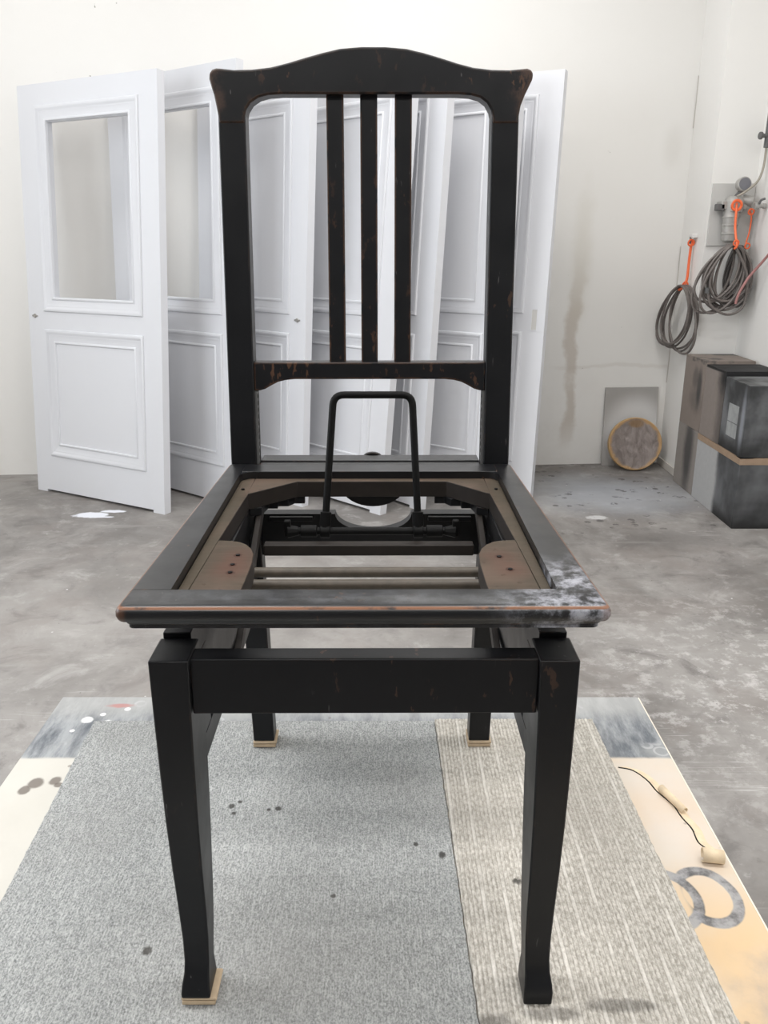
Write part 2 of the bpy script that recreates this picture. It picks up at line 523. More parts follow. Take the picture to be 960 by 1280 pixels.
def sieve_mat():
    t = NT('crumpled_grey_film')
    co = t.co()
    n = t.noise(t.co((1, 1, .35), rot=(0, -.6, 0)), 17, 5, .6, 1.2)
    xyz = t.sep(co)
    wob = t.noise(co, 9, 5, .6)
    col = t.mix(t.ramp(n, .3, .7), (.20, .165, .15), (.36, .31, .29))
    r = t.math('SQRT', t.math('ADD', t.math('MULTIPLY', xyz[0], xyz[0]), t.math('MULTIPLY', xyz[2], xyz[2])))
    rr = t.math('ADD', r, t.math('MULTIPLY', t.math('SUBTRACT', wob, .5), .07))
    col = t.mix(t.ramp(rr, .132, .150), col, (.50, .31, .15))
    col = t.mix(t.math('MULTIPLY', t.blob((xyz[0], xyz[2]), 0, .12, .045, .022, .6, wob, .8), .8), col, (.28, .17, .08))
    t.bump(n, .9, .012)
    return t.fin(col, .38, .5)


M['film'] = sieve_mat()
M['wood_rim'] = simple('ochre_wood_rim', (.56, .37, .18), .55, .4, 0, .25, 30)
M['hose'] = simple('grey_hose', (.155, .135, .125), .5, .5, 0, .25, 30)
M['hose_dark'] = simple('dark_grey_hose', (.085, .078, .075), .5, .5, 0, .25, 30)
M['orange'] = simple('orange_cord', (.90, .16, .05), .45, .5, 0, .15, 40)
M['pinkhose'] = simple('faded_red_hose', (.42, .20, .19), .5, .5, 0, .2, 20)
M['panelgrey'] = simple('pale_grey_panel', (.60, .59, .57), .5, .4, 0, .06, 6)
M['alu'] = simple('cast_aluminium', (.42, .41, .39), .5, .5, .35, .2, 30)
M['alu_dark'] = simple('dark_fitting', (.13, .13, .13), .5, .5, .2, .3, 30)
M['dial'] = simple('gauge_dial', (.17, .17, .19), .3, .5, 0, .15, 30)
M['beigecable'] = simple('beige_airline', (.34, .31, .26), .5, .5, 0, .15, 30)
M['socket'] = simple('white_plastic', (.78, .76, .74), .4, .5)
M['grimebase'] = simple('grubby_baseboard', (.60, .57, .53), .6, .4, 0, .15, 9)
M['glass'] = None
t = NT('lamp_diffuser')
t.b.inputs['Emission Color'].default_value = (1, .985, .965, 1)
t.b.inputs['Emission Strength'].default_value = 3.0
M['diffuser'] = t.fin((.9, .9, .9), .5)
t = NT('added_window_glass')
t.b.inputs['Transmission Weight'].default_value = 1
t.b.inputs['Emission Color'].default_value = (.9, .95, 1, 1)
t.b.inputs['Emission Strength'].default_value = 1.2  # pane of the added window is made to glow
M['glass'] = t.fin((.9, .95, 1), .1)


# ------------------------------------------------------------------ mesh helpers
class MB:
    def __init__(s):
        s.v, s.f = [], []

    def add(s, vs, fs):
        k = len(s.v)
        s.v += [tuple(p) for p in vs]
        s.f += [tuple(i + k for i in f) for f in fs]
        return s

    def box(s, x0, x1, y0, y1, z0, z1):
        v = [(x, y, z) for z in (z0, z1) for y in (y0, y1) for x in (x0, x1)]
        return s.add(v, [(0, 2, 3, 1), (4, 5, 7, 6), (0, 1, 5, 4), (2, 6, 7, 3), (0, 4, 6, 2), (1, 3, 7, 5)])

    def loft(s, rings, closed=True, caps=True):
        n = len(rings[0])
        v = [p for r in rings for p in r]
        f = []
        for i in range(len(rings) - 1):
            for j in range(n if closed else n - 1):
                a, b = i * n + j, i * n + (j + 1) % n
                f.append((a, b, b + n, a + n))
        if caps:
            f.append(tuple(range(n - 1, -1, -1)))
            f.append(tuple((len(rings) - 1) * n + j for j in range(n)))
        return s.add(v, f)

    def rects(s, secs):
        """secs: (z, x0, x1, y0, y1)"""
        return s.loft([[(a, c, z), (b, c, z), (b, d, z), (a, d, z)] for z, a, b, c, d in secs])

    def prism(s, pts, fn):
        """pts: 2D outline; fn(p, k) -> 3D for side k in (0, 1)"""
        return s.loft([[fn(p, 0) for p in pts], [fn(p, 1) for p in pts]])

    def tube(s, pts, r, n=8, caps=True, closed=False):
        P = [Vector(p) for p in pts]
        m = len(P)
        rs = r if isinstance(r, (list, tuple)) else [r] * m
        rings = []
        up = None
        for i, p in enumerate(P):
            if closed:
                d = P[(i + 1) % m] - P[i - 1]
            else:
                d = P[min(i + 1, m - 1)] - P[max(i - 1, 0)]
            d = d.normalized() if d.length > 1e-9 else Vector((0, 0, 1))
            if up is None:
                up = Vector((0, 0, 1)) if abs(d.z) < .9 else Vector((0, 1, 0))
            a = d.cross(up)
            if a.length < 1e-6:
                a = d.cross(Vector((1, 0, 0)))
            a.normalize()
            up = a.cross(d).normalized()
            rings.append([tuple(p + (a * math.cos(2 * math.pi * k / n) + up * math.sin(2 * math.pi * k / n)) * rs[i]) for k in range(n)])
        if closed:
            rings.append(rings[0])
        return s.loft(rings, True, caps and not closed)

    def cyl(s, a, b, r, n=16):
        return s.tube([a, b], r, n)

    def build(s, name, mat, parent=None, bevel=0, seg=2, smooth=True):
        me = bpy.data.meshes.new(name)
        me.from_pydata(s.v, [], s.f)
        bm = bmesh.new()
        bm.from_mesh(me)
        bmesh.ops.recalc_face_normals(bm, faces=bm.faces)
        bm.to_mesh(me)
        bm.free()
        me.materials.append(mat)
        o = bpy.data.objects.new(name, me)
        C.objects.link(o)
        if parent:
            o.parent = parent
        if bevel:
            b = o.modifiers.new('bevel', 'BEVEL')
            b.width = bevel
            b.segments = seg
            b.limit_method = 'ANGLE'
            b.angle_limit = R(35)
        if smooth:
            me.shade_smooth()
            me.set_sharp_from_angle(angle=R(38))
        return o


def tag(o, label=None, cat=None, group=None, kind=None):
    if label: o['label'] = label
    if cat: o['category'] = cat
    if group: o['group'] = group
    if kind: o['kind'] = kind
    return o


def empty(name, loc, rot=(0, 0, 0)):
    o = bpy.data.objects.new(name, None)
    o.empty_display_size = .1
    o.location = loc
    o.rotation_euler = rot
    C.objects.link(o)
    return o


def origin(o, p):
    """put the object's origin at p without moving its mesh"""
    p = Vector(p)
    o.data.transform(Matrix.Translation(-p))
    o.location = p
    return o


def struct(name, mb, mat, **k):
    return tag(mb.build(name, mat, **k), kind='structure')


def lerp(a, b, t): return a + (b - a) * t


# ------------------------------------------------------------------ the room
BW = lambda x: 4.889 + .0732 * x        # face of the back wall
struct('floor', MB().box(-3.3, 2.1, -3.1, 5.2, -.1, 0), M['floor'], smooth=False)
wb = MB()
wb.loft([[(-3.3, BW(-3.3), z), (1.705, BW(1.705), z), (1.705, 5.2, z), (-3.3, 5.2, z)] for z in (0, CEIL)])
struct('wall_back', wb, M['wall_b'], smooth=False)
struct('wall_back_right', MB().box(1.705, 2.1, 4.65, 5.2, 0, CEIL), M['wall'], smooth=False)
struct('wall_right', MB().box(1.94, 2.1, -3.1, 4.65, 0, CEIL), M['wall'], smooth=False)
struct('wall_front', MB().box(-3.3, 2.1, -3.2, -3.1, 0, CEIL), M['wall_far'], smooth=False)
wl = MB()
wl.box(-3.3, -3.2, -3.1, -.3, 0, CEIL).box(-3.3, -3.2, 2.9, 5.2, 0, CEIL)
wl.box(-3.3, -3.2, -.3, 2.9, 0, 1.2).box(-3.3, -3.2, -.3, 2.9, 2.8, CEIL)
struct('wall_left', wl, M['wall'], smooth=False)
struct('ceiling', MB().box(-3.3, 2.1, -3.2, 5.2, CEIL, CEIL + .1), M['wall'], smooth=False)
wi = empty('added_window_1', (-3.25, 1.3, 2.0))  # added window, out of view, to go with the daylight fill
tag(wi, kind='structure')
fr = MB()
for y0, y1, z0, z1 in ((-1.6, -1.54, -.8, .8), (1.54, 1.6, -.8, .8), (-1.6, 1.6, -.8, -.74), (-1.6, 1.6, .74, .8), (-.02, .02, -.8, .8)):
    fr.box(-.03, .03, y0, y1, z0, z1)
fr.build('added_window_frame', M['socket'], wi, .004)
MB().box(-.004, .004, -1.55, 1.55, -.75, .75).build('pane', M['glass'], wi)
struct('baseboard_back_right', MB().box(1.693, 1.705, 4.652, BW(1.69), 0, .045), M['grimebase'], bevel=.002)
# fillet of old sealant in the corner, split in places
sl = MB()
for z0, z1 in ((.5, .78), (.95, 1.28), (1.90, 2.16)):
    sl.tube([(1.702, BW(1.7) - .003, z0), (1.703, BW(1.7) - .004, (z0 + z1) / 2), (1.702, BW(1.7) - .003, z1)], .0025, 5)
struct('trim_1', sl, M['grimebase'])

for i, (x, y) in enumerate(LUM):
    e = empty('unseen_ceiling_light', (x, y, CEIL))
    tag(e, 'unseen white batten ceiling light %s' % ('above the right doors', 'above the left end of the doors', 'left of and above the chair',
        'right of and above the chair', 'at the rear left of the workshop', 'at the rear right of the workshop')[i], 'ceiling light', 'ceiling lights')
    MB().box(-.68, .68, -.13, .13, -.06, 0).build('housing', M['socket'], e, .006)
    MB().box(-.65, .65, -.11, .11, -.070, -.0605).build('diffuser', M['diffuser'], e, .004)

# ------------------------------------------------------------------ panel doors
DW, DH, DT = .93, 2.05, .045


def frame_sweep(mb, u0, u1, v0, v1, prof):
    """mitred picture-frame moulding; prof: (offset towards the centre, height out of the face)"""
    rings = []
    for (a, b, sa, sb) in ((u0, v0, 1, 1), (u1, v0, -1, 1), (u1, v1, -1, -1), (u0, v1, 1, -1)):
        rings.append([(a + sa * o, -hh, b + sb * o) for o, hh in prof])
    rings.append(rings[0])
    mb.loft(rings, True, False)


PROF = [(0, -.002), (0, .003), (.003, .0075), (.008, .009), (.014, .008), (.020, .003), (.026, .0), (.050, -.003),
        (.058, -.004), (.060, -.001), (.064, .0005), (.069, -.001), (.072, -.006), (.072, -.016), (0, -.016)]


def make_door(loc, psi, lean, label, open_top, lock, H=DH, DW=DW):
    e = empty('panel_door', loc, (-R(lean), 0, -R(psi)))
    tag(e, label, 'door', 'white panel doors leaning against the back wall')
    # local frame: x from left edge (-DW) to right edge (0), y back, z up along the leaf
    X = -DW
    up = (X + .150, -.145, .995, H - .130)     # openings in the stile-and-rail frame
    lo = (X + .150, -.145, .235, .845)
    f = MB()
    tabw, tabh = .075, .014
    f.box(X, up[0], 0, DT, tabh, H)
    f.box(up[1], 0, 0, DT, tabh, H)
    f.box(up[0], up[1], 0, DT, tabh, lo[2])
    f.box(up[0], up[1], 0, DT, lo[3], up[2])
    f.box(up[0], up[1], 0, DT, up[3], H)
    f.box(X, X + tabw, 0, DT, 0, tabh + .001)
    f.box(-tabw, 0, 0, DT, 0, tabh + .001)
    if lock == 'slot':   # recessed slot for a flush pull
        pass
    f.build('door_frame', M['door'], e)
    m = MB(); frame_sweep(m, X + .120, -.115, lo[2] - .03, lo[3] + .03, PROF)
    m.build('moulding', M['door'], e)
    m = MB(); frame_sweep(m, X + .120, -.115, up[2] - .03, up[3] + .03, PROF)
    m.build('moulding', M['door'], e)
    MB().box(X + .15, -.145, .008, .030, lo[2], lo[3]).build('lower_panel', M['door'], e)
    if not open_top:
        MB().box(X + .15, -.145, .008, .030, up[2], up[3]).build('upper_panel', M['door'], e)
    else:
        g = MB()
        iu0, iu1, iv0, iv1 = X + .194, -.189, up[2] + .044, up[3] - .044
        g.box(up[0], iu0, .012, .040, up[2], up[3]).box(iu1, up[1], .012, .040, up[2], up[3])
        g.box(iu0, iu1, .012, .040, up[2], iv0).box(iu0, iu1, .012, .040, iv1, up[3])
        g.build('glazing_rebate', M['door'], e)
    if lock in ('left', 'right'):
        lx = X + .048 if lock == 'left' else -.060
        k = MB()
        k.tube([(lx, -.0005, .94), (lx, -.006, .94)], [.011, .009], 14)
        k.box(lx - .020, lx + .020, -.003, .001, .936, .944)
        k.build('lock_spindle', M['steel'], e)
    elif lock == 'slot':
        k = MB()
        x0, x1, z0, z1 = -.068, -.042, .885, .985
        k.box(x0 - .004, x0, -.0025, .001, z0 - .004, z1 + .004).box(x1, x1 + .004, -.0025, .001, z0 - .004, z1 + .004)
        k.box(x0, x1, -.0025, .001, z0 - .004, z0).box(x0, x1, -.0025, .001, z1, z1 + .004)
        k.build('flush_pull_rim', M['door'], e)
        MB().box(x0, x1, -.0008, .001, z0, z1).build('flush_pull_recess', M['panelgrey'], e)
    return e


make_door((-1.103, 3.975, 0), 29, 5.2, 'leftmost white panel door, front of the row, with an empty glazing opening', True, 'left')
make_door((-.735, 4.06, 0), 38, 3.3, 'white door with empty glazing opening between the leftmost door and chair back', True, 'right', 2.09, .98)
make_door((-.425, 4.10, 0), 42, 3.9, 'white panelled door with a small steel lock spindle behind the chair back', False, 'right', DH, .86)
make_door((-.02, 3.965, 0), 44, 6.2, 'white panelled door behind the three slats, its corner nearest the chair', False, None)
make_door((.18, 4.04, 0), 49, 4.2, 'white panelled door whose bright narrow edge shows right of the slats', False, None)
make_door((.56, 4.10, 0), 36, 3.0, 'white door with flush pull, seen inside the right chair post', False, 'slot')
make_door((.77, 4.19, 0), 28, 4.5, 'rightmost white panel door, flush pull visible right of the chair post', False, 'slot', 2.08)

# ------------------------------------------------------------------ leaning sheet and round sieve frame
sh = MB().box(0, .325, 0, .012, 0, .475).build('leaning_sheet', M['sheet'], None, .001)
sh.location = (1.332, BW(1.33) - .050, 0); sh.rotation_euler = (-R(4.2), 0, R(4.0))
tag(sh, 'small grey board with a pale sprayed halo, leaning in the back corner', 'board')

sv = empty('wrapped_round_frame', (1.497, 4.852, .157), (-R(11), 0, R(-3)))
tag(sv, 'round ochre wooden frame wrapped in crumpled film, leaning on the grey board', 'round frame')
rim = MB()
N = 56
rings = []
for i in range(N):
    a = 2 * math.pi * i / N
    c, s_ = math.cos(a), math.sin(a)
    rings.append([(r_ * c, y_, r_ * s_) for r_, y_ in ((.149, -.021), (.157, -.018), (.157, .018), (.144, .018))])
rings.append(rings[0])
rim.loft(rings, True, False).build('rim', M['wood_rim'], sv, .003)
fm = MB()
NR = 18
vs = [(0, -.016, 0)]
for j in range(1, NR + 1):
    for i in range(N):
        a = 2 * math.pi * i / N
        r_ = .1515 * j / NR
        x, z = r_ * math.cos(a), r_ * math.sin(a)
        q = x * .8 + z * .6
        y = -.019 + .007 * noise.noise(Vector((q * 55, (z - x) * 14, 1))) * min(1, (NR - j) / 3)
        if j == NR: y = -.0215
        vs.append((x, y, z))
fs = [(0, 1 + i, 1 + (i + 1) % N) for i in range(N)]
for j in range(NR - 1):
    for i in range(N):
        a, b = 1 + j * N + i, 1 + j * N + (i + 1) % N
        fs.append((a, b, b + N, a + N))
fm.add(vs, fs).build('film_cover', M['film'], sv)


# ------------------------------------------------------------------ cardboard boxes against the right wall
def carton(loc, size, mat, label, tape=None, lab=False):
    e = empty('cardboard_box', loc)
    tag(e, label, 'box', 'overspray-blackened boxes against the right wall')
    sx, sy, sz = size
    MB().box(0, sx, 0, sy, 0, sz - .004).build('carton_body', M[mat], e, .003)
    fl = MB()
    fl.box(.001, sx - .001, .001, sy / 2 - .0012, sz - .0038, sz)
    fl.build('flap', M[mat], e, .001)
    fl = MB()
    fl.box(.001, sx - .001, sy / 2 + .0012, sy - .001, sz - .0038, sz)
    fl.build('flap', M[mat], e, .001)
    if tape == 'top_edge':
        tp = MB()
        tp.box(-.0015, .0, .0, sy, sz - .030, sz).box(-.0015, sx, -.0015, 0, sz - .030, sz)
        tp.box(-.0015, .06, -.0015, sy, sz, sz + .001).box(-.0015, sx, -.0015, .05, sz, sz + .001)
        tag(tp.build('tape', M['tape'], e), 'brown tape band around the top edge')
    elif tape == 'low':
        MB().box(-.0012, 0, 0, sy, .002, .020).build('tape', M['tape'], e)
    if lab:
        MB().box(-.0012, 0, .085, .200, .07, .225).build('paper_label', M['label'], e)
        l2 = MB()
        l2.box(-.0018, -.0011, .085, .200, .138, .141)
        l2.build('label_rule', M['carton_dark'], e)
    return e


carton((1.662, 4.312, 0), (.255, .30, .348), 'carton_tall_low', 'grey-brown streaked box at the bottom of the rear stack')
carton((1.662, 4.312, .348), (.255, .30, .372), 'carton_tall', 'brown-grey box with dark spray cloud on top of the rear stack')
carton((1.660, 3.760, 0), (.274, .545, .345), 'carton_wide', 'long low box, pale rear half and black front, brown tape along top', 'top_edge')
carton((1.660, 4.045, .3465), (.274, .258, .360), 'carton_mid', 'brown-grey box with black top between rear stack and labelled box')
carton((1.662, 3.765, .3465), (.272, .276, .338), 'carton_dark', 'black-sprayed box with a grey label on top of the long box', None, True)

# ------------------------------------------------------------------ air line gear on the pier
e = tag(MB().box(1.712, 1.930, 4.638, 4.650, 1.285, 1.594).build('mounting_panel', M['panelgrey'], None, .001),
        'pale grey backing panel screwed to the pier behind the regulator', 'panel')

reg = empty('air_regulator', (1.815, 4.638, 1.30))
tag(reg, 'cast grey compressed-air filter regulator with ribbed bowl on the pale panel', 'air regulator')
YR = -.050


def lathe(prof, cx, cy, n=20):
    return [[(cx + r_ * math.cos(2 * math.pi * k / n), cy + r_ * math.sin(2 * math.pi * k / n), z) for k in range(n)] for z, r_ in prof]


MB().loft(lathe([(.0, .022), (.012, .034), (.04, .037), (.043, .040), (.048, .040), (.051, .037), (.082, .038), (.085, .041), (.090, .041),
                 (.093, .038), (.123, .040), (.126, .043), (.131, .043), (.134, .041), (.165, .043)], -.012, YR)).build('filter_bowl', M['alu'], reg)
hd = MB()
hd.loft(lathe([(.150, .047), (.20, .050), (.215, .044), (.23, .030)], -.004, YR))
hd.box(-.075, .06, YR - .022, YR + .05, .165, .205)
hd.build('regulator_head', M['alu'], reg, .004)
MB().box(-.098, -.055, YR - .022, YR + .018, .158, .192).build('side_port', M['alu_dark'], reg, .004)
MB().cyl((.035, YR, .215), (.085, YR - .02, .20), .026, 14).build('outlet_elbow', M['alu'], reg, .002)
gg = MB().tube([(.020, YR - .01, .282), (.022, YR - .045, .286)], .036, 26).build('pressure_gauge', M['alu'], reg, .003)
MB().tube([(.022, YR - .0455, .286), (.022, YR - .047, .2862)], .030, 26).build('dial', M['dial'], gg)
MB().tube([(.0, YR, .225), (.012, YR - .02, .25), (.02, YR - .025, .27)], .010, 8).build('gauge_stem', M['alu_dark'], reg)

tap = empty('hose_tap', (1.893, 4.49, 1.478))
tag(tap, 'small metal shut-off tap with quick coupling right of the regulator', 'tap')
MB().tube([(-.016, 0, .0), (.006, 0, .0), (.008, 0, 0), (.026, 0, 0), (.028, 0, 0), (.040, 0, 0)], [.016, .016, .010, .010, .013, .013], 12).build('tap_body', M['alu'], tap)
MB().tube([(.0, -.016, .01), (.004, -.026, .028), (.022, -.03, .034)], .006, 8).build('tap_lever', M['alu_dark'], tap)


def smooth_path(pts, k=8):
    P = [Vector(p) for p in pts]
    out = []
    for i in range(len(P) - 1):
        p0, p1, p2, p3 = P[max(i - 1, 0)], P[i], P[i + 1], P[min(i + 2, len(P) - 1)]
        for j in range(k):
            u = j / k
            out.append(.5 * ((2 * p1) + (p2 - p0) * u + (2 * p0 - 5 * p1 + 4 * p2 - p3) * u * u + (3 * p1 - p0 - 3 * p2 + p3) * u ** 3))
    out.append(P[-1])
    return out


al = MB().tube(smooth_path([(1.800, 4.530, 1.525), (1.845, 4.52, 1.555), (1.892, 4.52, 1.60), (1.915, 4.53, 1.67), (1.922, 4.545, 1.756)]), .006, 8)
al = tag(al.build('airline_hose', M['beigecable']), 'thin beige airline curving up from the gauge to the wall valve', 'hose')
va = empty('wall_valve', (1.94, 4.555, 1.80))
tag(va, 'dark wall valve at the top of the beige airline, on right wall', 'valve')
MB().tube([(-.018, -.01, -.045), (-.018, -.01, .12)], [.014, .013], 12).build('valve_body', M['alu_dark'], va, .002)
MB().cyl((-.002, -.01, .01), (-.058, -.02, .01), .010, 10).build('valve_stem', M['alu_dark'], va)
MB().cyl((-.052, -.02, .01), (-.064, -.022, .01), .018, 12).build('valve_knob', M['alu_dark'], va, .002)


def coil(name, top, w_, h_, loops, r, mat, label, jit, seed, depth=.05, wall=(1, 0), lean=0.0, extra=None):
    """hank of hose: long loops gathered at the top, hanging unevenly; wall: direction of the width"""
    rnd = random.Random(seed)
    e = empty(name, top)
    tag(e, label, 'hose', 'coiled hoses hanging by orange cords')
    wx, wy = wall
    pts = []
    for k in range(loops):
        ww = w_ * (1 - jit * rnd.random()) / 2
        hh = h_ * (1 - jit * .55 * rnd.random())
        sh = (rnd.random() - .5) * w_ * .42 + lean * w_
        dy = -depth * (k + .5) / loops
        tilt = (rnd.random() - .5) * .7
        ph = (rnd.random() - .5) * .35
        for j in range(26):
            a = 2 * math.pi * j / 26
            s_ = math.sin(a / 2)
            z = -hh * (1 - math.cos(a)) / 2
            u = math.sin(a + ph * s_) * ww * (.60 + .50 * s_) + sh * s_ * s_ + tilt * (-z) * .12
            d = dy + rnd.uniform(-.001, .001) - .006 * s_
            pts.append((u * wx - d * wy, u * wy + d * wx, z))
    MB().tube(smooth_path(pts, 2), r, 6).build('hose_hank', mat, e)
    if extra:
        q = smooth_path([Vector(p) - Vector(top) for p in extra])
        MB().tube(q, r, 7).build('hose_tail', mat, e)
        MB().cyl(q[-1], q[-1] + Vector((0, 0, -.028)), r * 1.7, 8).build('hose_coupling', M['alu_dark'], e)
    return e


coil('hose_coil', (1.685, 4.775, 1.075), .40, .385, 7, .0062, M['hose'], 'lowest grey hose coil, hanging in the corner left of the others',
     .30, 3, .05, (.18, -.984), -.06)
coil('hose_coil', (1.795, 4.530, 1.290), .27, .375, 13, .0068, M['hose'], 'thick grey hose coil hanging below the regulator bowl', .55, 11, .07, (1, 0), -.16,
     [(1.79, 4.445, 1.28), (1.865, 4.44, 1.14), (1.865, 4.44, .99), (1.79, 4.44, .945), (1.70, 4.445, .99), (1.672, 4.45, 1.08)])
coil('hose_coil', (1.868, 4.622, 1.285), .125, .335, 9, .0065, M['hose_dark'], 'narrow dark hose coil, rightmost, against the right wall', .45, 23, .055, (1, 0), 0)


def cord(name, pts, r, label, knots=()):
    e = empty(name, pts[0])
    tag(e, label, 'cord', 'orange hanging cords')
    o = Vector(pts[0])
    MB().tube(smooth_path([Vector(p) - o for p in pts], 5), r, 7).build('cord_strand', M['orange'], e)
    for kx, ky, kz, kr in knots:
        c = Vector((kx, ky, kz)) - o
        k = MB()
        k.tube([c + Vector((kr * math.cos(a), -.002 * math.sin(3 * a), kr * math.sin(a))) for a in [2 * math.pi * i / 16 for i in range(16)]], kr * .30, 6, closed=True)
        k.build('cord_loop', M['orange'], e)
    return e


cord('orange_cord', [(1.688, 4.792, 1.318), (1.684, 4.79, 1.28), (1.680, 4.785, 1.20), (1.676, 4.775, 1.11), (1.660, 4.775, 1.066), (1.650, 4.81, 1.05)], .0075,
     'orange cord tied to the lowest hose coil in the corner', ((1.680, 4.782, 1.300, .016), (1.668, 4.77, 1.080, .014)))
cord('orange_cord', [(1.800, 4.525, 1.492), (1.793, 4.500, 1.45), (1.789, 4.480, 1.38), (1.787, 4.445, 1.32), (1.790, 4.430, 1.285), (1.782, 4.440, 1.272)], .006,
     'orange cord looped over the regulator, holding the thick hose coil', ((1.798, 4.515, 1.482, .024), (1.786, 4.434, 1.300, .013)))
cord('orange_cord', [(1.882, 4.56, 1.465), (1.896, 4.555, 1.43), (1.898, 4.56, 1.36), (1.888, 4.56, 1.30), (1.884, 4.555, 1.275)], .004,
     'short orange cord on the tap, holding the rightmost hose coil', ((1.890, 4.55, 1.452, .014), (1.886, 4.535, 1.285, .013)))
so = empty('cable_bracket', (1.705, 4.79, 1.335))
tag(so, 'small white bracket in the corner that holds the lowest orange cord', 'bracket')
MB().box(-.030, 0, -.030, .030, -.010, .012).build('bracket_body', M['socket'], so, .003)
MB().cyl((-.028, .0, -.004), (-.028, 0, -.040), .006, 8).build('bracket_hook', M['alu_dark'], so)
rh = MB().tube(smooth_path([(1.930, 4.20, 1.36), (1.922, 4.28, 1.29), (1.900, 4.36, 1.21), (1.860, 4.408, 1.13), (1.826, 4.42, 1.05), (1.818, 4.425, 1.00)]), .0065, 8)
tag(rh.build('red_hose', M['pinkhose']), 'faded red hose sagging from the right wall across the coils', 'hose')

# ------------------------------------------------------------------ work table, carpets
TB = .563
wt = empty('work_table', (-.05, .80, 0))
tag(wt, 'low work table with a paint-stained board top under the chair', 'table')
tp = MB().box(-.553, .437, .36, 1.264, TB - .0180, TB)
tp.build('table_top', M['board'], wt, .0012).location = (.05, -.80, 0)
o = [c for c in wt.children][0]
o.parent = wt
ed = MB().box(.4372, .4392, .36, 1.264, TB - .016, TB - .0012)
ed.build('edge_strip', M['board_edge'], wt).location = (.05, -.80, 0)
ap = MB()
ap.box(-.46, .36, .44, .465, TB - .10, TB - .0185).box(-.46, .36, 1.12, 1.145, TB - .10, TB - .0185)
ap.box(-.46, -.435, .465, 1.12, TB - .10, TB - .0185).box(.335, .36, .465, 1.12, TB - .10, TB - .0185)
ap.build('table_apron', M['timber'], wt, .002).location = (.05, -.80, 0)
for x in (-.435, .290):
    for y in (.466, 1.075):
        MB().box(x, x + .045, y, y + .045, 0, TB - .0185).build('leg', M['timber'], wt, .003).location = (.05, -.80, 0)


# peeled curls of the board's skin
def curl(a, b, r, turns, name='veneer_curl'):
    a, b = Vector(a), Vector(b)
    d = (b - a).normalized()
    side = d.cross(Vector((0, 0, 1))).normalized()
    rings = []
    n = 22
    for i in range(n):
        an = -math.pi / 2 + turns * 2 * math.pi * i / (n - 1)
        rr = r * (1 - .35 * i / (n - 1))
        off = side * (rr * math.cos(an)) + Vector((0, 0, r + rr * math.sin(an)))
        rings.append([a + off, b + off * .92 + Vector((0, 0, .0))])
    m = MB().loft([[tuple(p) for p in rg] for rg in rings], False, False)
    o = m.build(name, M['peel'], wt)
    o.location = (.05, -.80, 0)
    sd = o.modifiers.new('solid', 'SOLIDIFY')
    sd.thickness = .0007
    return o


curl((.395, 1.005, TB), (.412, .955, TB), .0065, .85)
curl((.402, .866, TB), (.428, .862, TB), .0105, .95)
crack = smooth_path([(.352, 1.062, TB), (.372, 1.054, TB), (.386, 1.03, TB), (.392, 1.005, TB), (.405, .975, TB), (.408, .95, TB),
                     (.414, .925, TB), (.413, .90, TB), (.420, .885, TB), (.418, .872, TB)], 5)
lift = MB()
rg = []
rnd = random.Random(4)
for p in crack:
    hgt = .0012 + rnd.random() * .0016
    rg.append([(p.x - .004, p.y, TB), (p.x + .001, p.y, TB + hgt), (p.x + .0035, p.y + .001, TB + hgt * .9), (p.x + .009, p.y, TB)])
lift.loft(rg, False, False)
o = lift.build('lifted_edge', M['peel'], wt); o.location = (.05, -.80, 0)
g = MB().tube([(p.x - .0026, p.y, TB + .0002) for p in crack], .0011, 5)
o = g.build('crack', M['hole'], wt); o.location = (.05, -.80, 0)


def carpet(name, mat, left, right, y0, y1, z0, th, kind, label, step):
    """left/right: functions x(y).  Real loops in relief."""
    W = (right(1.0) - left(1.0))
    nx, ny = int(W / step[0]), int((y1 - y0) / step[1])
    me = bpy.data.meshes.new(name)
    V = []
    rnd = random.Random(5)
    for j in range(ny + 1):
        y = y0 + (y1 - y0) * j / ny
        xa, xb = left(y), right(y)
        fray = .0012 * noise.noise(Vector((y * 60, 3, 0)))
        for i in range(nx + 1):
            x = xa + (xb - xa) * i / nx + (fray if i in (0, nx) else 0)
            if kind == 'rib':
                k = (x / .00525) % 1.0
                row = math.floor(x / .00525)
                ribz = math.sin(math.pi * k) ** .6 if 0 < k < 1 else 0
                loop = .55 + .45 * math.sin(y * 2 * math.pi / .0052 + row * 2.4)
                z = .0024 * ribz * (.55 + .45 * loop) + .0006 * noise.noise(Vector((x * 300, y * 300, 0)))
            else:
                k = (x / .0034) % 1.0
                row = math.floor(x / .0034)
                ribz = math.sin(math.pi * k)
                loop = .5 + .5 * math.sin(y * 2 * math.pi / .0042 + row * 2.1)
                z = .0011 * ribz * loop + .0007 * noise.noise(Vector((x * 350, y * 350, 0)))
            V.append((x, y, z0 + th + z))
    F = [(j * (nx + 1) + i, j * (nx + 1) + i + 1, (j + 1) * (nx + 1) + i + 1, (j + 1) * (nx + 1) + i) for j in range(ny) for i in range(nx)]
    # skirt down to the board
    per = [i for i in range(nx + 1)] + [(j) * (nx + 1) + nx for j in range(1, ny + 1)] + \
          [ny * (nx + 1) + i for i in range(nx - 1, -1, -1)] + [j * (nx + 1) for j in range(ny - 1, 0, -1)]
    b0 = len(V)
    V += [(V[i][0], V[i][1], z0) for i in per]
    n = len(per)
    F += [(per[k], b0 + k, b0 + (k + 1) % n, per[(k + 1) % n]) for k in range(n)]
    me.from_pydata(V, [], F)
    me.materials.append(mat)
    me.shade_smooth()
    o = bpy.data.objects.new(name, me)
    C.objects.link(o)
    tag(o, label, 'carpet')
    return o


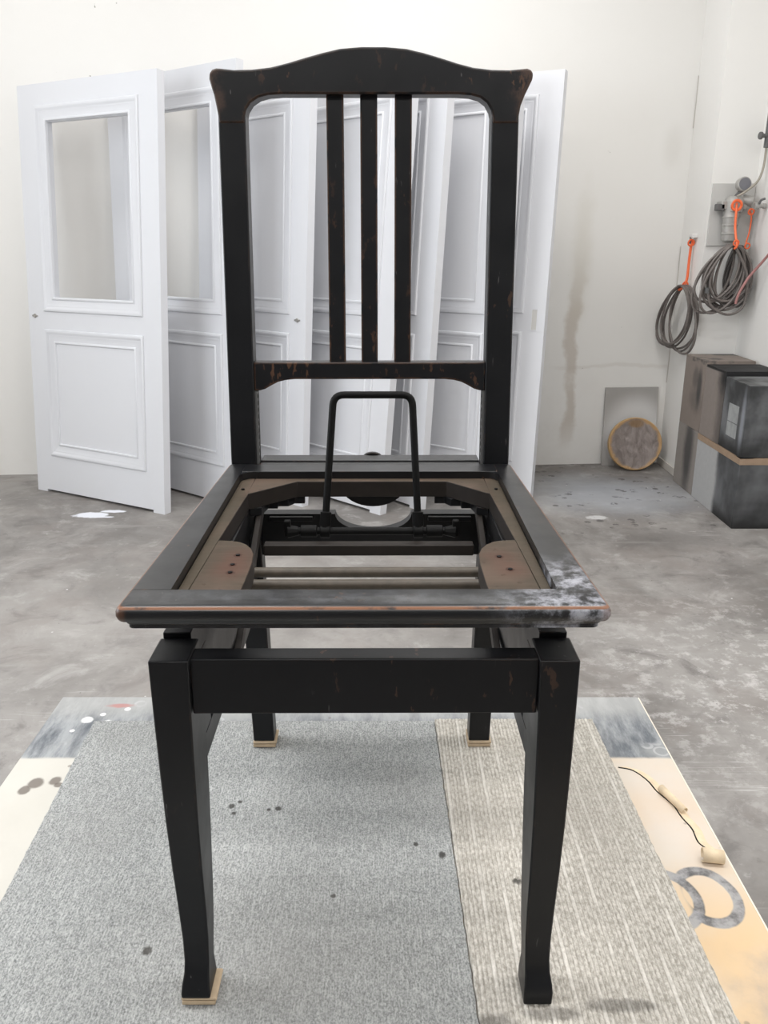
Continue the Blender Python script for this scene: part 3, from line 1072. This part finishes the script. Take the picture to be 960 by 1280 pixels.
seam = lambda y: .082 + (1.18 - y) * .0236
cl = lambda y: -.470 + (1.17 - y) * .047
cr = lambda y: .339 + (1.17 - y) * .0277
carpet('carpet_remnant', M['carpet_grey'], cl, lambda y: seam(y) - .0006, .44, 1.180, TB + .0003, .0050, 'flat',
       'larger blue-grey carpet piece under the left legs of the chair', (.0011, .0017))
carpet('carpet_remnant', M['carpet_beige'], lambda y: seam(y) + .0006, cr, .44, 1.184, TB + .0003, .0050, 'rib',
       'narrow ribbed beige carpet piece under the right legs of the chair', (.00105, .0014))

# ------------------------------------------------------------------ the piano chair
ch = empty('piano_chair', (-.018, .87, .5700), (0, 0, R(.25)))
tag(ch, 'worn black wooden chair with slatted back and open seat frame, on carpet', 'chair')


def part(mb, name, mat, bevel=0, seg=2, parent=None):
    return mb.build(name, M[mat], parent or ch, bevel, seg)


def yl(y): return y - .87


# front legs: slight sabre, kicked toe
for s in (-1, 1):
    z0 = 0.0100 if s < 0 else .0004
    secs = []
    for z, ho, hi, y0, y1 in ((z0, .188, .159, .6490, .686), (.014, .1885, .159, .6495, .686), (.021, .188, .160, .653, .687),
                              (.030, .1865, .161, .6595, .688), (.042, .186, .161, .6635, .690), (.07, .186, .160, .664, .695), (.11, .1865, .159, .661, .699),
                              (.16, .1872, .1582, .656, .703), (.22, .1876, .157, .651, .706), (.28, .1878, .1555, .648, .705), (.34, .1878, .154, .646, .701),
                              (.394, .1878, .1525, .645, .690)):
        a, b = (s * ho, s * hi)
        secs.append((z, min(a, b), max(a, b), yl(y0), yl(y1)))
    part(MB().rects(secs), 'leg', 'black', .0016)
    # rear leg and back post are one stile in the photo
POSTY = lambda z: (1.108 if z < .01 else 0) or (1.105 - .013 * min(z / .3, 1) + (max(0, z - .46) / .43) * .048)
for s in (-1, 1):
    secs = []
    for z in (.0108, .05, .12, .2, .3, .4, .46, .52, .6, .7, .8, .88, .892):
        ho = .1805 + min(z / .42, 1) * .0072
        hi = .149 + min(z / .42, 1) * .0045 + max(0, z - .5) * .001
        y0 = POSTY(z)
        a, b = s * ho, s * hi
        secs.append((z, min(a, b), max(a, b), yl(y0), yl(y0 + .030)))
    part(MB().rects(secs), 'back_post', 'black', .0016)

for s, x0, y0, y1, zz in ((-1, -.1885, .6505, .686, .006), (-1, -.1815, 1.1035, 1.137, .006), (1, .148, 1.1035, 1.137, .006)):
    m = MB()
    wpad = .034
    z0 = 0.0005
    h2 = .0098 if y0 < 1 else .0106
    m.box(x0, x0 + wpad, yl(y0), yl(y1), z0, z0 + h2 * .45)
    m.rects([(z0 + h2 * .45, x0 + .0012, x0 + wpad + .0008, yl(y0 + .0015), yl(y1 + .0015)), (z0 + h2 * .7, x0 - .0004, x0 + wpad + .002, yl(y0 - .0006), yl(y1 + .002)),
             (h2, x0 + .0005, x0 + wpad + .0005, yl(y0 + .0005), yl(y1 + .001))])
    pd = part(m, 'foot_pad', 'pad', .0007)
    pd['label'] = 'folded tan card pad under the foot'

# front apron, side rails with a sunk panel, rear apron with a finger cut-out
part(MB().box(-.1535, .1535, yl(.6515), yl(.6735), .338, .3925), 'front_apron', 'black', .0014)
for s in (-1, 1):
    m = MB()
    xa, xb = sorted((s * .1605, s * .181))
    m.box(xa, xb, yl(.692), yl(1.098), .362, .3965)
    m.box(xa, xb, yl(.688), yl(1.098), .245, .272)
    m.box(xa, xb, yl(.688), yl(.750), .272, .362)
    m.box(xa, xb, yl(1.056), yl(1.098), .272, .362)
    part(m, 'side_rail', 'black', .001)
    xa, xb = sorted((s * .1640, s * .176))
    part(MB().box(xa, xb, yl(.750), yl(1.056), .272, .362), 'side_panel', 'black')
    # worn shoulder of rail on the leg top
    xa, xb = sorted((s * .160, s * .1855))
    part(MB().box(xa, xb, yl(.6915), yl(.705), .385, .3985), 'rail_shoulder', 'black', .0008)
pts = [(-.153, .318), (.153, .318), (.153, .3785)]
for i in range(0, 21):
    a = math.pi * i / 20
    pts.append((.004 + .053 * math.cos(a), .3785 - .0255 * math.sin(a)))
pts.append((-.153, .3785))
part(MB().prism(pts, lambda p, k: (p[0], yl(1.100) + k * .022, p[1])), 'rear_apron', 'black', .001)
for s in (-1, 1):
    part(MB().box(s * .11 - .03, s * .11 + .03, yl(1.092), yl(1.0998), .3700, .3765), 'apron_block', 'black', .001)

# crest rail
half = [(0, .9665), (.015, .9665), (.041, .9645), (.062, .960), (.083, .9545), (.104, .9485), (.125, .9435), (.148, .941), (.170, .9405),
        (.186, .942), (.192, .9425), (.197, .941), (.2003, .9365), (.2000, .930), (.197, .922), (.193, .912), (.1895, .900), (.1875, .888), (.1865, .8795),
        (.1545, .8795), (.1545, .886), (.1525, .8945), (.147, .903), (.138, .909), (.126, .912), (.110, .9130), (0, .9130)]
out = half + [(-x, z) for x, z in reversed(half) if x > 0]
out = [(x + .006 * min(1, max(0, (z - .9) / .06)), z) for x, z in out]
CREST = lambda z: POSTY(z)


def crest_fn(p, k):
    z = p[1]
    bow = .010 * (1 - (p[0] / .2) ** 2)      # rail is bowed slightly backwards
    return (p[0], yl(POSTY(z)) - .0015 + (0.033 if k else 0) + bow * .0, z)


part(MB().prism(out, crest_fn), 'crest_rail', 'black_worn', .0028, 3)

# slats
for xc in (-.0425, 0.0, .0435):
    secs = []
    for z in (.583, .65, .72, .80, .86, .9145):
        secs.append((z, xc - .0108, xc + .0108, yl(POSTY(z) + .008), yl(POSTY(z) + .020)))
    part(MB().rects(secs), 'slat', 'black_worn', .001)

# lower back rail with scrolled ends
hb = [(0, .5870), (.1535, .5870), (.1535, .5500), (.146, .5505), (.139, .5525), (.131, .5570), (.122, .5615), (.112, .5640), (.100, .5652), (0, .5652)]
o2 = hb + [(-x, z) for x, z in reversed(hb) if x > 0]
part(MB().prism(o2, lambda p, k: (p[0], yl(POSTY(p[1])) + .002 + (.022 if k else 0), p[1])), 'lower_back_rail', 'black_worn', .0014)

# toothed steel strips on the inner faces of the posts
for s in (-1, 1):
    m = MB()
    for k in range(11):
        z = .452 + k * .0092
        y = POSTY(z)
        xa, xb = sorted((s * .1535, s * .1508))
        m.box(xa, xb, yl(y + .006), yl(y + .018), z, z + .0034)
    xa, xb = sorted((s * .1535, s * .1502))
    for dy0, dy1 in ((.004, .006), (.018, .020)):
        m.loft([[(xa, yl(POSTY(z) + dy0), z), (xb, yl(POSTY(z) + dy0), z), (xb, yl(POSTY(z) + dy1), z), (xa, yl(POSTY(z) + dy1), z)] for z in (.440, .55)])
    part(m, 'toothed_strip', 'alu_dark')

# ---- seat frame: four moulded rails
OPROF = [(.4305, -.0050), (.4340, -.0050), (.4350, -.0035), (.4375, -.0028), (.4385, -.0015), (.4390, .0008), (.4405, .0018), (.4440, .0028),
         (.4480, .0026), (.4505, .0012), (.4520, -.0008), (.4530, -.0030)]
FY, BY = yl(.630), yl(1.090)


def HX(y): return lerp(.2035, .1893, (y - FY) / (BY - FY))


IX = .1675
IY0, IY1 = yl(.6645), yl(1.0520)
m = MB()
rings = []
for z, o_ in OPROF:
    r = []
    yj = IY0
    r.append((-(HX(yj) + o_), yj, z))
    c = .006
    w0 = HX(FY) + o_
    f0 = FY - o_
    for a in range(0, 5):
        an = math.pi / 2 * a / 4
        r.append((-(w0 - c + c * math.cos(an)), f0 + c - c * math.sin(an), z))
    for a in range(4, -1, -1):
        an = math.pi / 2 * a / 4
        r.append(((w0 - c + c * math.cos(an)), f0 + c - c * math.sin(an), z))
    r.append(((HX(yj) + o_), yj, z))
    rings.append(r)
m.loft(rings)
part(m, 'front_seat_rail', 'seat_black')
for s in (-1, 1):
    m = MB()
    rings = []
    for z, o_ in OPROF:
        rings.append([(s * (HX(IY0) + o_), IY0 + .0006, z), (s * (HX(BY) + o_), BY, z), (s * IX, BY, z), (s * IX, IY0 + .0006, z)])
    m.loft(rings)
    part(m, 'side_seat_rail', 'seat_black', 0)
m = MB()
m.box(-IX + .0002, IX - .0002, IY1, BY, .4305, .453)
m.box(-.1485, .1485, BY, yl(1.102), .4305, .453)
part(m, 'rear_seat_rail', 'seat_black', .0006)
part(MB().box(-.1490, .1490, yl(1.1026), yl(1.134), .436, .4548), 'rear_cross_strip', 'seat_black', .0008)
# rounded fillets of the opening's rear corners
for s in (-1, 1):
    c = .020
    P2 = [(s * (IX - .0001), IY1 + .0001)]
    for i in range(7):
        an = math.pi / 2 * i / 6
        P2.append((s * (IX - c + c * math.cos(an)), IY1 - c + c * math.sin(an)))
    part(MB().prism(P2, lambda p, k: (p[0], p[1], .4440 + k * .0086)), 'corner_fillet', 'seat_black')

# tongue under the rear rail, small knob behind
P2 = [(.004 + .0455 * math.cos(a), .4305 - .034 * math.sin(a)) for a in [math.pi * i / 18 for i in range(19)]]
part(MB().prism(P2, lambda p, k: (p[0], yl(1.078) + k * .010, p[1])), 'finger_tongue', 'black', .0008)
part(MB().prism([(.003 + .0135 * math.cos(a), .4500 + .0075 * math.sin(a)) for a in [math.pi * i / 10 for i in range(11)]],
                lambda p, k: (p[0], yl(1.1345) + k * .008, p[1])), 'knob', 'black', .0006)

# ---- rebate ledge and corner blocks in bare wood
zt, zb = .4435, .4225


def ledge(pts, name='rebate_ledge', z1=zt, z0=zb, mat='bare'):
    o = part(MB().prism(pts, lambda p, k: (p[0], p[1], z0 + k * (z1 - z0))), name, mat, .0008)
    if mat == 'bare':                     # only the top is bare, the sides are stained dark
        o.data.materials.append(M['arm'])
        for p in o.data.polygons:
            p.material_index = 0 if p.normal.z > .5 else 1
    return o


for s in (-1, 1):
    ledge([(s * .1662, -.0560), (s * .1662, .2100), (s * .1490, .1150), (s * .1530, -.0560)][::1] if False else
          [(s * .1672, IY0 + .0002), (s * .1672, .1818), (s * .150, .1818), (s * .149, .115), (s * .1545, -.0560), (s * .158, IY0 + .0002)])
    blk = [(s * .1575, IY0 + .0003), (s * .1543, -.0560)]
    blk += [(s * .1400, -.0575), (s * .1310, -.0610), (s * .1230, -.0690), (s * .1165, -.0810), (s * .1120, -.0960), (s * .1100, -.1200), (s * .1100, -.17), (s * .1110, IY0 + .0003)]
    ledge(blk, 'front_corner_block', zt + .0006)
    for k in range(2):
        pass
rear = [(-.1500, .1815), (.1500, .1815), (.1484, .1150), (.100, .1745), (-.092, .1745), (-.1484, .1150)]
ledge([(-.1498, .1814), (.1498, .1814), (.1498, .1135), (.1440, .1180), (.100, .1680), (-.094, .1680), (-.1440, .1180), (-.1498, .1135)], 'rear_ledge')
# dark undersides: stepped corner brackets below the rear ledge
for s in (-1, 1):
    ledge([(s * .149, .180), (s * .085, .180), (s * .085, .172), (s * .098, .172), (s * .105, .160), (s * .118, .160), (s * .118, .150), (s * .130, .150), (s * .135, .125), (s * .149, .118)],
          'under_bracket', .4222, .4120, 'black')
# inner dark board below each side ledge
for s in (-1, 1):
    xa, xb = sorted((s * .1495, s * .160))
    part(MB().box(xa, xb, yl(.80), yl(1.045), .3990, .4220), 'inner_runner', 'black', .001)

# ---- lifting mechanism
for s in (-1, 1):
    for k, (ya, za, yb, zb_, x) in enumerate(((1.040, .424, .800, .318, .139), (.925, .345, .740, .405, .130))):
        n_ = (Vector((0, yb - ya, zb_ - za))).normalized()
        up_ = Vector((0, -n_.z, n_.y)) * .007
        m = MB()
        xa, xb = sorted((s * (x - .0035), s * (x + .0035)))
        rg = []
        for (y, z) in ((ya, za), (yb, zb_)):
            rg.append([(xa, yl(y) - up_.y, z - up_.z), (xb, yl(y) - up_.y, z - up_.z), (xb, yl(y) + up_.y, z + up_.z), (xa, yl(y) + up_.y, z + up_.z)])
        part(m.loft(rg), 'scissor_arm', 'arm', .0008)
for y, z, r in ((.858, .390, .0058), (.822, .3905, .0058)):
    part(MB().cyl((-.1255, yl(y), z), (.1255, yl(y), z), r, 14), 'cross_rod', 'rod')
part(MB().box(-.1255, .1255, yl(.930), yl(.945), .3815, .3955), 'square_bar', 'arm', .0015)
part(MB().cyl((-.090, yl(.966), .4005), (.100, yl(.966), .4005), .0048, 14), 'pivot_rod', 'iron')
for s, c in ((-1, -.054), (1, .0605)):
    kk = part(MB().tube([(c - .006, yl(.966), .4005), (c + .006, yl(.966), .4005)], .0085, 14), 'handle_clamp', 'iron', .001)
    part(MB().tube([(c + s * .010, yl(.966), .4005), (c + s * .030, yl(.966), .4005)], [.0075, .0075], 12), 'knuckle', 'iron', .001)
    part(MB().tube([(c + s * .032, yl(.966), .4005), (c + s * .046, yl(.966), .4005)], [.0055, .009], 8), 'wing_nut', 'iron', .001)
    part(MB().box(c + s * .046 - .004, c + s * .046 + .004, yl(.962), yl(.970), .394, .415), 'stop_lug', 'iron', .0015)
pts = []
BL_, BR_ = Vector((-.054, yl(.967), .406)), Vector((.0605, yl(.967), .406))
TL_, TR_ = Vector((-.0425, yl(1.000), .5630)), Vector((.0525, yl(1.000), .5630))
cr_ = .013
dl, dr = (TL_ - BL_).normalized(), (TR_ - BR_).normalized()
pts = [BL_, BL_ + dl * .03, TL_ - dl * cr_ * 3]
for i in range(0, 7):
    u = i / 6
    a, b, c = TL_ - dl * cr_, TL_, TL_ + Vector((cr_, 0, 0))
    pts.append(a * (1 - u) ** 2 + b * 2 * u * (1 - u) + c * u * u)
for i in range(0, 7):
    u = i / 6
    a, b, c = TR_ - Vector((cr_, 0, 0)), TR_, TR_ - dr * cr_
    pts.append(a * (1 - u) ** 2 + b * 2 * u * (1 - u) + c * u * u)
pts += [TR_ - dr * cr_ * 3, BR_ + dr * .03, BR_]
hn = part(MB().tube(pts, .0044, 12), 'lifting_handle', 'iron')
for b_, d_ in ((BL_, dl), (BR_, dr)):
    part(MB().tube([b_, b_ + d_ * .018, b_ + d_ * .019], [.0068, .0068, .0046], 12), 'handle_collar', 'iron', 0, 2, hn)
# screws on the corner blocks and in the rebate
for x, y in ((-.127, -.10), (-.128, -.125), (-.127, -.145), (.131, -.105), (.137, -.138), (-.158, .13), (.159, .13)):
    part(MB().cyl((x, y, .4430), (x, y, .4450), .0022, 10), 'screw', 'iron')
